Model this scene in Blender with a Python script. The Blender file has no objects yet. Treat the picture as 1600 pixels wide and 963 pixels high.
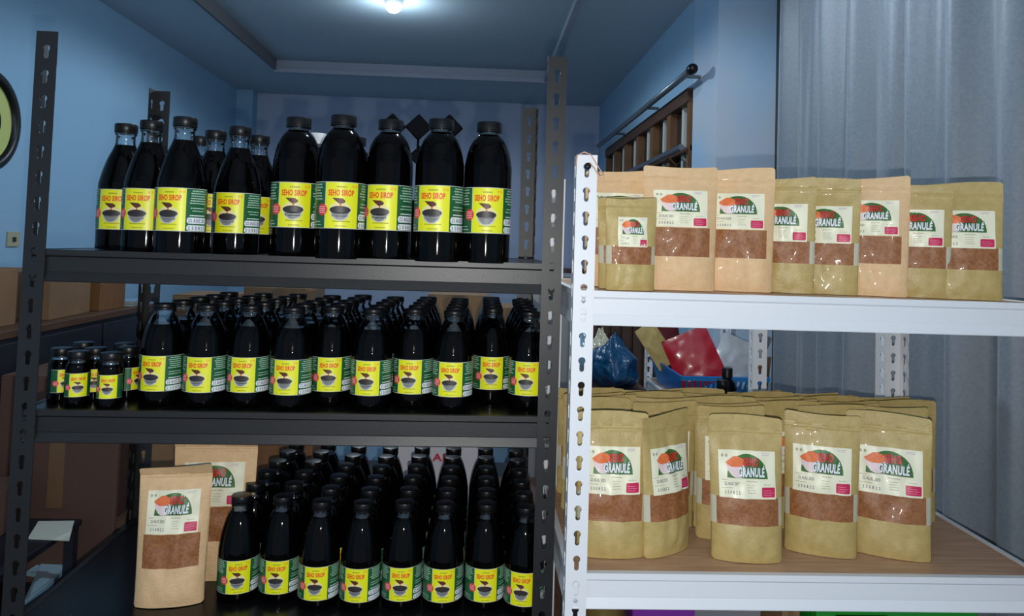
import bpy, bmesh, math, random
from mathutils import Vector, Matrix, noise
from mathutils.geometry import tessellate_polygon
random.seed(7)
C = bpy.context.scene.collection
PI = math.pi
# ------------------------------------------------------------------ camera
F, PPX, PPY = 1160.0, 800.0, 331.0
YAW, PITCH, ROLL = math.radians(2.5), math.radians(2.6), 0.031
EYE = Vector((0, 0, 1.40))
fwd = Vector((math.sin(YAW)*math.cos(PITCH), math.cos(YAW)*math.cos(PITCH), math.sin(PITCH)))
rt0 = fwd.cross(Vector((0, 0, 1))).normalized(); up0 = rt0.cross(fwd)
# world up leans to the right in the picture
RT, UP = (rt0*math.cos(ROLL) + up0*math.sin(ROLL)).normalized(), (up0*math.cos(ROLL) - rt0*math.sin(ROLL)).normalized()
cam = bpy.data.objects.new('camera', bpy.data.cameras.new('camera')); C.objects.link(cam)
M = Matrix((RT, UP, -fwd)).transposed().to_4x4(); M.translation = EYE
cam.matrix_world = M
cam.data.sensor_width = 36; cam.data.lens = F/1600*36
cam.data.shift_y = -(481.5-PPY)/1600; cam.data.clip_start = .01
bpy.context.scene.camera = cam
def at(px, py, Z):
    """the world point seen at photo pixel px,py at depth Z in metres"""
    return EYE + fwd*Z + RT*((px-PPX)/F*Z) + UP*((PPY-py)/F*Z)
def atY(px, py, Y):
    d = at(px, py, 1.0) - EYE
    return EYE + d*((Y-EYE.y)/d.y)
def atX(px, py, X):
    d = at(px, py, 1.0) - EYE
    return EYE + d*((X-EYE.x)/d.x)
def xy(px, py, Z, z=None):
    p = at(px, py, Z)
    return (p.x, p.y, p.z if z is None else z)
# ------------------------------------------------------------------ light
w = bpy.data.worlds.new('world'); bpy.context.scene.world = w; w.use_nodes = True
w.node_tree.nodes['Background'].inputs[0].default_value = (.50, .66, .86, 1)
w.node_tree.nodes['Background'].inputs[1].default_value = .64
def light(name, kind, loc, power, col, size=.02):
    l = bpy.data.lights.new(name, kind); l.energy = power; l.color = col
    if kind == 'AREA': l.size = size
    else: l.shadow_soft_size = size
    o = bpy.data.objects.new(name, l); o.location = loc; C.objects.link(o); return o
flash = light('camera_flash', 'POINT', EYE + fwd*.01 - UP*.045 + RT*.005, 51, (1, .985, .95), .006)
vs = bpy.context.scene.view_settings
vs.view_transform = 'Standard'; vs.look = 'None'; vs.gamma = 1; vs.exposure = 0.0; vs.use_curve_mapping = False
# ------------------------------------------------------------------ materials
def S(r, g, b):
    f = lambda c: (c/255/12.92) if c/255 <= .04045 else ((c/255+.055)/1.055)**2.4
    return (f(r), f(g), f(b), 1)
def mat(name, col, rough=.5, metal=0, spec=.5, bump=0, bscale=60, col2=None, nscale=8, coat=0, stretch=None, detail=4, sheen=0, emit=None):
    m = bpy.data.materials.new(name); m.use_nodes = True; nt = m.node_tree; b = nt.nodes['Principled BSDF']
    b.inputs['Base Color'].default_value = col; b.inputs['Roughness'].default_value = rough
    b.inputs['Metallic'].default_value = metal; b.inputs['Specular IOR Level'].default_value = spec
    b.inputs['Coat Weight'].default_value = coat; b.inputs['Coat Roughness'].default_value = .06
    if sheen: b.inputs['Sheen Weight'].default_value = sheen
    if emit: b.inputs['Emission Color'].default_value = col; b.inputs['Emission Strength'].default_value = emit
    tc = nt.nodes.new('ShaderNodeTexCoord'); vec = tc.outputs['Object']
    if stretch:
        mp = nt.nodes.new('ShaderNodeMapping'); mp.inputs['Scale'].default_value = stretch
        nt.links.new(vec, mp.inputs[0]); vec = mp.outputs[0]
    if col2:
        n = nt.nodes.new('ShaderNodeTexNoise'); n.inputs['Scale'].default_value = nscale; n.inputs['Detail'].default_value = detail
        nt.links.new(vec, n.inputs['Vector'])
        r = nt.nodes.new('ShaderNodeValToRGB'); r.color_ramp.elements[0].position = .35; r.color_ramp.elements[1].position = .65
        r.color_ramp.elements[0].color = col; r.color_ramp.elements[1].color = col2
        nt.links.new(n.outputs['Fac'], r.inputs[0]); nt.links.new(r.outputs[0], b.inputs['Base Color'])
    if bump:
        n = nt.nodes.new('ShaderNodeTexNoise'); n.inputs['Scale'].default_value = bscale; n.inputs['Detail'].default_value = 3
        nt.links.new(vec, n.inputs['Vector'])
        bp = nt.nodes.new('ShaderNodeBump'); bp.inputs['Strength'].default_value = bump; bp.inputs['Distance'].default_value = .002
        nt.links.new(n.outputs['Fac'], bp.inputs['Height']); nt.links.new(bp.outputs[0], b.inputs['Normal'])
    return m
def glass(name, tint, rough=.03, fac=.12, gcol=(1, 1, 1, 1)):
    """thin clear plastic: see-through with a fresnel gloss"""
    m = bpy.data.materials.new(name); m.use_nodes = True; nt = m.node_tree; nt.nodes.clear()
    o = nt.nodes.new('ShaderNodeOutputMaterial'); mx = nt.nodes.new('ShaderNodeMixShader')
    t = nt.nodes.new('ShaderNodeBsdfTransparent'); t.inputs[0].default_value = tint
    g = nt.nodes.new('ShaderNodeBsdfGlossy'); g.inputs['Roughness'].default_value = rough; g.inputs[0].default_value = gcol
    lw = nt.nodes.new('ShaderNodeLayerWeight'); lw.inputs[0].default_value = .25
    ma = nt.nodes.new('ShaderNodeMath'); ma.operation = 'ADD'; ma.inputs[1].default_value = fac; ma.use_clamp = True
    nt.links.new(lw.outputs['Fresnel'], ma.inputs[0]); nt.links.new(ma.outputs[0], mx.inputs[0])
    nt.links.new(t.outputs[0], mx.inputs[1]); nt.links.new(g.outputs[0], mx.inputs[2]); nt.links.new(mx.outputs[0], o.inputs[0])
    return m
K = dict(
 wall=mat('blue_wall_paint', S(146,184,212), .75, bump=.25, bscale=90, col2=S(152,188,214), nscale=1.2, spec=.2),
 patch=mat('worn_wall_paint', S(160,196,228), .8, bump=.25, bscale=90, col2=S(190,200,212), nscale=2.2, spec=.2),
 backwall=mat('lilac_grey_wall_paint', S(180,190,212), .8, bump=.2, bscale=80, spec=.2),
 ceil=mat('ceiling_paint', S(176,194,204), .8, bump=.15, bscale=60, spec=.15),
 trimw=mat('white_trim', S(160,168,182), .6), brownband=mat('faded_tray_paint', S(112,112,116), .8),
 floor=mat('dark_floor_tile', S(58,56,58), .5, col2=S(70,66,64)),
 black=mat('black_powder_coat', S(26,25,25), .40, spec=.5, bump=.12, bscale=700),
 white=mat('white_powder_coat', S(226,228,232), .42, bump=.05, bscale=500),
 boardb=mat('black_shelf_board', S(13,13,16), .26, spec=.28),
 wood=mat('brown_wood_board', S(178,138,108), .45, col2=S(198,160,128), nscale=9, stretch=(1, 12, 12), detail=6),
 wedge=mat('board_edge', S(120,92,72), .6),
 syrup=mat('dark_syrup_bottle', (.0012, .0009, .0010, 1), .06, spec=.16),
 clear=glass('clear_plastic', (.90, .95, .97, 1), .04, .07),
 cap=mat('black_plastic_cap', S(14,13,14), .36, spec=.35),
 capw=mat('white_plastic_cap', S(225,225,225), .4),
 yellow=mat('yellow_label', S(236,236,24), .38, coat=.15), green=mat('green_label', S(30,92,52), .38, coat=.15),
 red=mat('red_orange_print', S(235,74,22), .45), glow=mat('orange_print', S(250,190,30), .45),
 coral=mat('coral_print', S(228,62,66), .45), cream=mat('cream_print', S(238,226,160), .5),
 brown=mat('brown_print', S(92,44,26), .45), dark=mat('dark_print', S(48,42,42), .45), grey=mat('grey_print', S(130,130,128), .45),
 lgrey=mat('light_grey_print', S(200,202,196), .45), lw=mat('white_print', S(232,236,238), .45),
 tgreen=mat('small_text_pale_green', S(176,206,184), .5), tolive=mat('small_text_olive', S(170,160,30), .5),
 ink=mat('stamp_ink', S(52,58,84), .5),
 paper=mat('cream_label_paper', S(240,236,206), .4, coat=.15), leaf=mat('dark_green_print', S(58,112,44), .45), deep=mat('deep_green_print', S(38,70,44), .45),
 orange=mat('orange_granule_print', S(240,132,72), .5, col2=S(226,104,52), nscale=300), pink=mat('pink_bowl_print', S(238,214,214), .45),
 dred=mat('dark_red_print', S(206,44,34), .45), magenta=mat('magenta_print', S(206,34,84), .45), tpink=mat('pale_pink_text', S(236,150,180), .5),
 tgrey=mat('small_text_grey', S(176,172,140), .5), lilac=mat('lilac_text', S(200,178,206), .5),
 peach=mat('peach_kraft_paper', S(228,190,144), .55, bump=.5, bscale=240, col2=S(220,182,134), nscale=70, coat=.05),
 olive=mat('olive_kraft_paper', S(190,166,104), .46, bump=.35, bscale=240, col2=S(180,156,96), nscale=70, coat=.07),
 gran=mat('brown_granule_behind_film', S(162,106,62), .38, spec=.4, bump=.35, bscale=500, col2=S(138,84,46), nscale=160, coat=.2),
 film=mat('milky_clear_film', S(198,192,166), .18, spec=.6, coat=.5),
 curtain=mat('blue_grey_curtain', S(116,126,136), .38, spec=.55, bump=.3, bscale=900, sheen=.3, col2=S(106,117,129), nscale=120),
 carton=mat('brown_cardboard', S(132,100,70), .75, bump=.2, bscale=90, col2=S(120,90,62), nscale=6),
 cartonr=mat('reddish_brown_cardboard', S(86,60,50), .75), tape=mat('packing_tape', S(112,86,62), .4),
 navy=mat('navy_black_panel', S(24,26,36), .5), darkw=mat('dark_brown_wood', S(70,46,32), .55, col2=S(86,58,38), nscale=6, stretch=(8, 1, 8)),
 orangew=mat('orange_brown_wood', S(112,76,44), .5, col2=S(124,84,48), nscale=5, stretch=(6, 6, 1)),
 pane=mat('dark_window_glass', S(14,18,22), .08, spec=.6), rod=mat('grey_metal_rod', S(110,118,124), .35, metal=.6),
 bag=mat('blue_plastic_bag', S(12,68,108), .3, spec=.6, bump=.5, bscale=30, coat=.3), baskb=mat('blue_plastic_basket', S(18,120,196), .35),
 redfoil=mat('red_foil', S(176,14,34), .28, spec=.8, coat=.5), silver=mat('silver_foil', S(205,206,208), .22, metal=.35, spec=.9, bump=.6, bscale=22),
 maroon=mat('maroon_cloth', S(96,24,34), .8), teal=mat('teal_liquid', S(16,110,124), .15), purple=mat('purple_plastic', S(112,40,140), .4),
 greenp=mat('green_plastic', S(28,132,40), .35), rcap=mat('red_plastic', S(190,30,34), .35), greyp=mat('grey_plastic', S(120,122,126), .4),
 clockrim=mat('black_rim', S(14,14,14), .4), clockface=mat('yellow_green_clock_face', S(196,204,120), .5),
 switch=mat('ivory_switch', S(176,170,140), .45), cable=mat('beige_cord', S(206,160,130), .5),
 sheet=mat('white_paper_sheet', S(196,198,186), .7), bluepk=mat('pale_blue_plastic_wrap', S(150,182,200), .2, coat=.5),
 cloth=mat('pale_blue_tablecloth', S(120,158,190), .8), bulb=mat('lit_bulb', (.82, .95, 1, 1), .5, emit=7),
 boxw=mat('white_carton', S(196,196,204), .6), inkr=mat('red_box_lettering', S(190,26,60), .5),
 basew=mat('pale_column_base', S(150,170,190), .7), hatch=mat('jar_lid_gold', S(150,124,70), .35, metal=.7),
)
# ------------------------------------------------------------------ object helpers
def tag(o, label, cat, group=None):
    o['label'] = label; o['category'] = cat
    if group: o['group'] = group
    return o
def thing(name, label, cat, loc=(0, 0, 0), rz=0, group=None):
    o = bpy.data.objects.new(name, None); C.objects.link(o); o.empty_display_size = .05
    o.location = loc; o.rotation_euler = (0, 0, rz)
    return tag(o, label, cat, group)
def link(name, me, parent=None, loc=None):
    o = bpy.data.objects.new(name, me); C.objects.link(o)
    if parent: o.parent = parent
    if loc: o.location = loc
    return o
def obj(name, bm, mats, parent=None, smooth=False, angle=None):
    me = bpy.data.meshes.new(name)
    bmesh.ops.recalc_face_normals(bm, faces=bm.faces)
    bm.to_mesh(me); bm.free()
    for m in (mats if isinstance(mats, (list, tuple)) else [mats]): me.materials.append(m)
    if smooth:
        me.polygons.foreach_set('use_smooth', [True]*len(me.polygons))
        if angle: me.set_sharp_from_angle(angle=math.radians(angle))
    return link(name, me, parent)
def struct(name, bm, m, parent=None, **k):
    o = obj(name, bm, m, parent, **k)
    if not parent: o['kind'] = 'structure'
    return o
def box(bm, x0, y0, z0, x1, y1, z1, mi=0, bev=0, rot=None):
    r = bmesh.ops.create_cube(bm, size=1); vs_ = r['verts']
    for v in vs_:
        v.co = Vector(((x0+x1)/2 + v.co.x*(x1-x0), (y0+y1)/2 + v.co.y*(y1-y0), (z0+z1)/2 + v.co.z*(z1-z0)))
    fs = list({f for v in vs_ for f in v.link_faces})
    for f in fs: f.material_index = mi
    if bev:
        es = list({e for v in vs_ for e in v.link_edges})
        q = bmesh.ops.bevel(bm, geom=es, offset=bev, segments=2, affect='EDGES', profile=.5)
        for f in q['faces']: f.material_index = mi
        vs_ = list({v for f in q['faces'] for v in f.verts} | {v for v in vs_ if v.is_valid})
    if rot: bmesh.ops.transform(bm, matrix=rot, verts=[v for v in vs_ if v.is_valid])
    return bm
def B(*a, **k): return box(bmesh.new(), *a, **k)
def lathe(prof, n=32, bm=None, mi=0, org=(0, 0, 0)):
    bm = bm or bmesh.new(); rings = []
    for r, z in prof:
        if r < 1e-5: rings.append([bm.verts.new((org[0], org[1], org[2]+z))])
        else: rings.append([bm.verts.new((org[0]+r*math.cos(2*PI*i/n), org[1]+r*math.sin(2*PI*i/n), org[2]+z)) for i in range(n)])
    for a, b in zip(rings, rings[1:]):
        for i in range(n):
            j = (i+1) % n
            q = [a[i % len(a)], a[j % len(a)], b[j % len(b)], b[i % len(b)]]
            q = [v for k, v in enumerate(q) if v not in q[:k]]
            if len(q) > 2:
                f = bm.faces.new(q); f.material_index = mi
    return bm
def tube(pts, r, n=8, bm=None):
    bm = bm or bmesh.new(); rings = []
    for i, p in enumerate(pts):
        p = Vector(p); d = (Vector(pts[min(i+1, len(pts)-1)])-Vector(pts[max(i-1, 0)])).normalized()
        a = d.orthogonal().normalized() if i == 0 else (rings_a - d*rings_a.dot(d)).normalized()
        rings_a = a; b = d.cross(a)
        rings.append([bm.verts.new(p+(a*math.cos(2*PI*k/n)+b*math.sin(2*PI*k/n))*r) for k in range(n)])
    for a, b in zip(rings, rings[1:]):
        for k in range(n): bm.faces.new((a[k], a[(k+1) % n], b[(k+1) % n], b[k]))
    bm.faces.new(rings[0][::-1]); bm.faces.new(rings[-1]); return bm
def prism(pts, y0, y1, bm=None):
    """polygon in x,z extruded along y"""
    bm = bm or bmesh.new()
    a = [bm.verts.new((x, y0, z)) for x, z in pts]; b = [bm.verts.new((x, y1, z)) for x, z in pts]
    bm.faces.new(a); bm.faces.new(b[::-1])
    for i in range(len(pts)): j = (i+1) % len(pts); bm.faces.new((a[j], a[i], b[i], b[j]))
    return bm
def copy_tree(o, parent=None):
    c = o.copy(); C.objects.link(c)
    if parent: c.parent = parent
    for ch in list(o.children): copy_tree(ch, c)
    return c
# ------------------------------------------------------------------ flat print, bent afterwards on its surface
_txt = {}
def text_mesh(s, offset=.0, shear=0):
    k = (s, offset, shear)
    if k not in _txt:
        cu = bpy.data.curves.new('t', 'FONT'); cu.body = s; cu.offset = offset; cu.shear = shear; cu.resolution_u = 3; cu.space_character = 1.10
        o = bpy.data.objects.new('t', cu); C.objects.link(o)
        me = bpy.data.meshes.new_from_object(o.evaluated_get(bpy.context.evaluated_depsgraph_get()))
        vs_ = [tuple(v.co[:2]) for v in me.vertices]; fs = [tuple(p.vertices) for p in me.polygons]
        bpy.data.objects.remove(o); bpy.data.curves.remove(cu); bpy.data.meshes.remove(me)
        x0 = min(v[0] for v in vs_); x1 = max(v[0] for v in vs_); y0 = min(v[1] for v in vs_); y1 = max(v[1] for v in vs_)
        _txt[k] = ([((x-x0)/(x1-x0), (y-y0)/(y1-y0)) for x, y in vs_], fs)
    return _txt[k]
class Print:
    """collects coloured flat shapes (u,v in metres), then cuts them finely and maps them on a curved surface"""
    def __init__(s): s.bm = bmesh.new(); s.mats = []; s.lay = s.bm.verts.layers.float.new('l')
    def mi(s, m):
        if m not in s.mats: s.mats.append(m)
        return s.mats.index(m)
    def raw(s, vs_, fs, m, L):
        i = s.mi(m); V = []
        for x, y in vs_:
            v = s.bm.verts.new((x, y, 0)); v[s.lay] = L; V.append(v)
        for f in fs:
            if len(set(f)) < 3: continue
            try: q = s.bm.faces.new([V[k] for k in f]); q.material_index = i
            except ValueError: pass
    def poly(s, pts, m, L):
        t = tessellate_polygon([[Vector((x, y, 0)) for x, y in pts]]); s.raw(pts, t, m, L)
    def rect(s, x0, y0, x1, y1, m, L): s.raw([(x0, y0), (x1, y0), (x1, y1), (x0, y1)], [(0, 1, 2, 3)], m, L)
    def rrect(s, x0, y0, x1, y1, r, m, L):
        p = []
        for cx, cy, a in ((x1-r, y0+r, -90), (x1-r, y1-r, 0), (x0+r, y1-r, 90), (x0+r, y0+r, 180)):
            for k in range(4): t = math.radians(a+k*30); p.append((cx+r*math.cos(t), cy+r*math.sin(t)))
        s.poly(p, m, L)
    def ell(s, cx, cy, rx, ry, m, L, a0=0, a1=360, n=20):
        p = [(cx+rx*math.cos(math.radians(a0+(a1-a0)*k/n)), cy+ry*math.sin(math.radians(a0+(a1-a0)*k/n))) for k in range(n + (a1-a0 < 360))]
        s.poly(p, m, L)
    def text(s, t, x0, y0, x1, y1, m, L, off=0, shear=0):
        v, f = text_mesh(t, off, shear); s.raw([(x0+a*(x1-x0), y0+b*(y1-y0)) for a, b in v], f, m, L)
    def lines(s, x0, y0, x1, y1, n, m, L, seed=1, center=False, fill=.45):
        rr = random.Random(seed); h = (y1-y0)/n
        for k in range(n):
            wd = (x1-x0)*rr.uniform(.6, 1); a = x0+((x1-x0)-wd)/2*center; y = y1-(k+.75)*h
            x = a
            while x < a+wd-.0006:
                e = min(x+rr.uniform(.0015, .0045), a+wd); s.rect(x, y, e, y+h*fill, m, L); x = e+.0006
    def build(s, name, fn, step=.003, vstep=None, parent=None):
        bm = s.bm
        xs = [v.co.x for v in bm.verts]; a, b = min(xs), max(xs); k = a+step
        while k < b:
            bmesh.ops.bisect_plane(bm, geom=bm.verts[:]+bm.edges[:]+bm.faces[:], plane_co=(k, 0, 0), plane_no=(1, 0, 0)); k += step
        if vstep:
            ys = [v.co.y for v in bm.verts]; a, b = min(ys), max(ys); k = a+vstep
            while k < b:
                bmesh.ops.bisect_plane(bm, geom=bm.verts[:]+bm.edges[:]+bm.faces[:], plane_co=(0, k, 0), plane_no=(0, 1, 0)); k += vstep
        for v in bm.verts: v.co = fn(v.co.x, v.co.y, v[s.lay])
        me = bpy.data.meshes.new(name); bm.to_mesh(me); bm.free()
        for m in s.mats: me.materials.append(m)
        me.polygons.foreach_set('use_smooth', [True]*len(me.polygons))
        return me
def syrup_label(r, h, z0, rich=True, span=1.0):
    """yellow front panel with green side panels, wrapped on radius r"""
    P = Print(); W = .72*h; gr = .66*h*span; gl = .56*h*span
    P.rect(-W/2-gl, 0, -W/2, h, K['green'], 0); P.rect(W/2, 0, W/2+gr, h, K['green'], 0); P.rect(-W/2, 0, W/2, h, K['yellow'], 0)
    P.rect(-W/2-gl, 0, W/2+gr, .012*h, K['lgrey'], 1); P.rect(-W/2-gl, .988*h, W/2+gr, h, K['lgrey'], 1)
    P.rect(-W/2-.006*h, 0, -W/2+.006*h, h, K['lgrey'], 1)
    # title
    P.text('SEHO SIROP', -.412*W, .692*h, .364*W, .842*h, K['glow'], 1, .055)
    P.text('SEHO SIROP', -.40*W, .70*h, .35*W, .83*h, K['red'], 2, .035)
    # spoon, drip, bowl
    c = -.04*W
    P.ell(c, .40*h, .33*W, .17*h, K['cream'], 1)
    P.poly([(c-.24*W, .655*h), (c-.10*W, .65*h), (c+.06*W, .645*h), (c+.14*W, .60*h), (c+.13*W, .56*h), (c+.05*W, .535*h), (c-.03*W, .53*h), (c-.13*W, .585*h)], K['brown'], 3)
    P.rect(c-.012*W, .40*h, c+.03*W, .55*h, K['red'], 2)
    P.ell(c, .30*h, .26*W, .13*h, K['lgrey'], 2, 180, 360); P.ell(c, .275*h, .17*W, .085*h, K['grey'], 3, 180, 360)
    P.ell(c, .40*h, .31*W, .085*h, K['dark'], 3); P.poly([(c-.31*W, .40*h), (c+.31*W, .40*h), (c+.24*W, .27*h), (c+.10*W, .23*h), (c-.10*W, .23*h), (c-.24*W, .27*h)], K['lgrey'], 2)
    P.poly([(c-.26*W, .345*h), (c+.26*W, .345*h), (c+.18*W, .26*h), (c-.18*W, .26*h)], K['grey'], 3)
    if rich:
        P.lines(-.22*W, .86*h, .2*W, .93*h, 1, K['tolive'], 1, 3, True); P.rrect(.29*W, .88*h, .36*W, .94*h, .01*h, K['glow'], 1); P.rrect(.39*W, .88*h, .46*W, .94*h, .01*h, K['glow'], 1)
        P.lines(-.3*W, .13*h, .3*W, .185*h, 1, K['tolive'], 1, 5, True); P.lines(-.18*W, .035*h, .18*W, .085*h, 1, K['tolive'], 1, 6, True)
        x0, x1 = W/2+.05*h, W/2+min(gr-.03*h, .55*h)
        P.lines(x0, .63*h, x1, .97*h, 6, K['tgreen'], 1, 8, True); P.lines(x0, .45*h, x1, .58*h, 2, K['tgreen'], 1, 9, True, .35); P.lines(x0, .345*h, x1, .40*h, 1, K['lw'], 1, 10, True)
        P.rrect(x0-.02*h, .185*h, x1, .325*h, .05*h, K['lw'], 1); P.rrect(x0-.02*h, .02*h, x1, .15*h, .05*h, K['lw'], 1)
        P.text('22 AUG 202', x0+.01*h, .215*h, x1-.03*h, .295*h, K['ink'], 2, .01); P.text('2 5 0 8 2 2', x0+.01*h, .045*h, x1-.03*h, .12*h, K['ink'], 2, .01)
        P.lines(-W/2-gl+.04*h, .60*h, -W/2-.05*h, .97*h, 6, K['tgreen'], 1, 12, True); P.lines(-W/2-gl+.04*h, .05*h, -W/2-.05*h, .18*h, 2, K['tgreen'], 1, 13, True, .3)
    sx, sy, R1, R2 = -W/2-.07*h, .40*h, .135*h, .112*h
    P.poly([(sx+(R1 if k % 2 else R2)*math.cos(k*PI/14), sy+(R1 if k % 2 else R2)*math.sin(k*PI/14)) for k in range(28)], K['coral'], 2)
    for k in range(4): P.rect(sx-.08*h, sy-.066*h+k*.04*h, sx+.075*h, sy-.054*h+k*.04*h, K['pink'], 3)
    def fn(u, v, L):
        a = u/r; R = r+.0004+.00022*L
        return Vector((R*math.sin(a), -R*math.cos(a), z0+v))
    return P.build('label', fn, .0035)
# ------------------------------------------------------------------ syrup bottles
def smooth_prof(pts, n=5):
    """Catmull-Rom through profile points"""
    out = []
    for i in range(len(pts)-1):
        p0 = pts[max(i-1, 0)]; p1 = pts[i]; p2 = pts[i+1]; p3 = pts[min(i+2, len(pts)-1)]
        for k in range(n):
            t = k/n
            q = [.5*((2*p1[j])+(-p0[j]+p2[j])*t+(2*p0[j]-5*p1[j]+4*p2[j]-p3[j])*t*t+(-p0[j]+3*p1[j]-3*p2[j]+p3[j])*t**3) for j in (0, 1)]
            out.append((max(q[0], 0), q[1]))
    out.append(pts[-1]); return out
def make_bottle(name, label, group, body, neck, fill, caps, lab, capmat=None, ridges=True):
    """body: shoulder profile up to the fill level, neck: clear profile above, caps=(r,z0,z1)"""
    t = thing(name, label, 'bottle', (0, 0, 0), 0, group)
    bp = [(0, 0.002), (body[0][0]*.55, .002), (body[0][0]*.86, 0)] + smooth_prof(body, 4)
    obj('body', lathe(bp + [(0, body[-1][1])], 36), K['syrup'], t, True, 50)
    if neck:
        obj('clear_neck', lathe([(body[-1][0], body[-1][1])] + neck, 28), K['clear'], t, True, 60)
    r, z0, z1 = caps; bm = bmesh.new(); n = 40
    prof = [(0, z0+.0015), (r*.9, z0), (r, z0+.0008), (r, z0+.003), (r*.97, z0+.0034), (r, z0+.004), (r, z1-.0018), (r*.96, z1-.0004), (r*.86, z1), (0, z1)]
    lathe(prof, n, bm)
    if ridges:
        for v in bm.verts:
            rr = math.hypot(v.co.x, v.co.y)
            if abs(rr-r) < 1e-5 and v.co.z > z0+.0035:
                a = round(math.atan2(v.co.y, v.co.x)/(2*PI/n)); s = 1-.025*(a % 2); v.co.x *= s; v.co.y *= s
    obj('cap', bm, capmat or K['cap'], t, True, 35)
    if lab: link('label', lab, t)
    return t
H_A, H_B, H_C, H_D = .256, .271, .190, .195
labA = syrup_label(.0456, .080, .040, span=.9); labB = syrup_label(.0464, .087, .054)
labC = syrup_label(.0392, .066, .028); labD = syrup_label(.0392, .063, .018); labE = syrup_label(.0212, .043, .018, rich=False, span=.5)
botA = make_bottle('syrup_bottle', '', 'tall clear-necked bottles on the top black shelf',
    [(.0445, .003), (.0455, .012), (.0455, .118), (.0440, .138), (.0392, .158), (.0318, .182), (.0240, .200), (.0195, .212)],
    [(.0182, .218), (.0180, .232), (.0205, .2335), (.0205, .2365), (.0178, .238), (.0178, .245)], .212, (.0218, .238, .256), labA)
botB = make_bottle('syrup_bottle', '', 'large round-shouldered bottles on the top black shelf',
    [(.0445, .003), (.0464, .012), (.0464, .165), (.0450, .190), (.0405, .212), (.0325, .231), (.0230, .243), (.0205, .2455)],
    [(.0200, .247), (.0200, .2530)], .246, (.0245, .251, .271), labB)
botC = make_bottle('syrup_bottle', '', 'half-litre bottles on the middle black shelf',
    [(.0360, .002), (.0392, .010), (.0392, .096), (.0382, .112), (.0345, .134), (.0285, .152)],
    [(.0240, .162), (.0205, .168), (.0190, .171), (.0190, .1745), (.0208, .1752), (.0208, .1775), (.0190, .1785), (.0190, .183)], .152, (.0212, .1785, .190), labC)
botD = make_bottle('syrup_bottle', '', 'half-litre bottles on the lower black shelf',
    [(.0360, .002), (.0392, .009), (.0392, .084), (.0380, .102), (.0340, .126), (.0275, .149), (.0215, .163), (.0185, .168)],
    [(.0172, .172), (.0172, .1755), (.0190, .1762), (.0190, .1785), (.0172, .179), (.0172, .183)], .168, (.0192, .1785, .195), labD)
botE = make_bottle('syrup_jar', '', 'small jars at the left end of the middle black shelf',
    [(.0195, .001), (.0212, .006), (.0212, .066), (.0200, .074), (.0178, .079)], [(.0172, .082), (.0172, .086)], .079, (.0195, .084, .100), labE)
for o in (botE,): o['category'] = 'jar'
_used = set()
RW = ['front', 'second', 'third', 'fourth', 'fifth', 'sixth']
ORD10 = ['leftmost of ten', 'second from left', 'third from left', 'fourth from left', 'fifth from left', 'sixth from left', 'seventh from left', 'third from right', 'second from right', 'rightmost of ten']
ORD8 = ['leftmost of eight', 'second from left', 'third from left', 'fourth from left', 'fourth from right', 'third from right', 'second from right', 'rightmost of eight']
def put(proto, p, z, turn=0, label=None, group=None):
    o = proto if proto not in _used else copy_tree(proto)
    _used.add(proto)
    o.location = (p[0], p[1], z); o.rotation_euler = (0, 0, math.atan2(-p[0], p[1]) + math.radians(turn))
    if label: o['label'] = label
    if group: o['group'] = group
    return o
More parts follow.
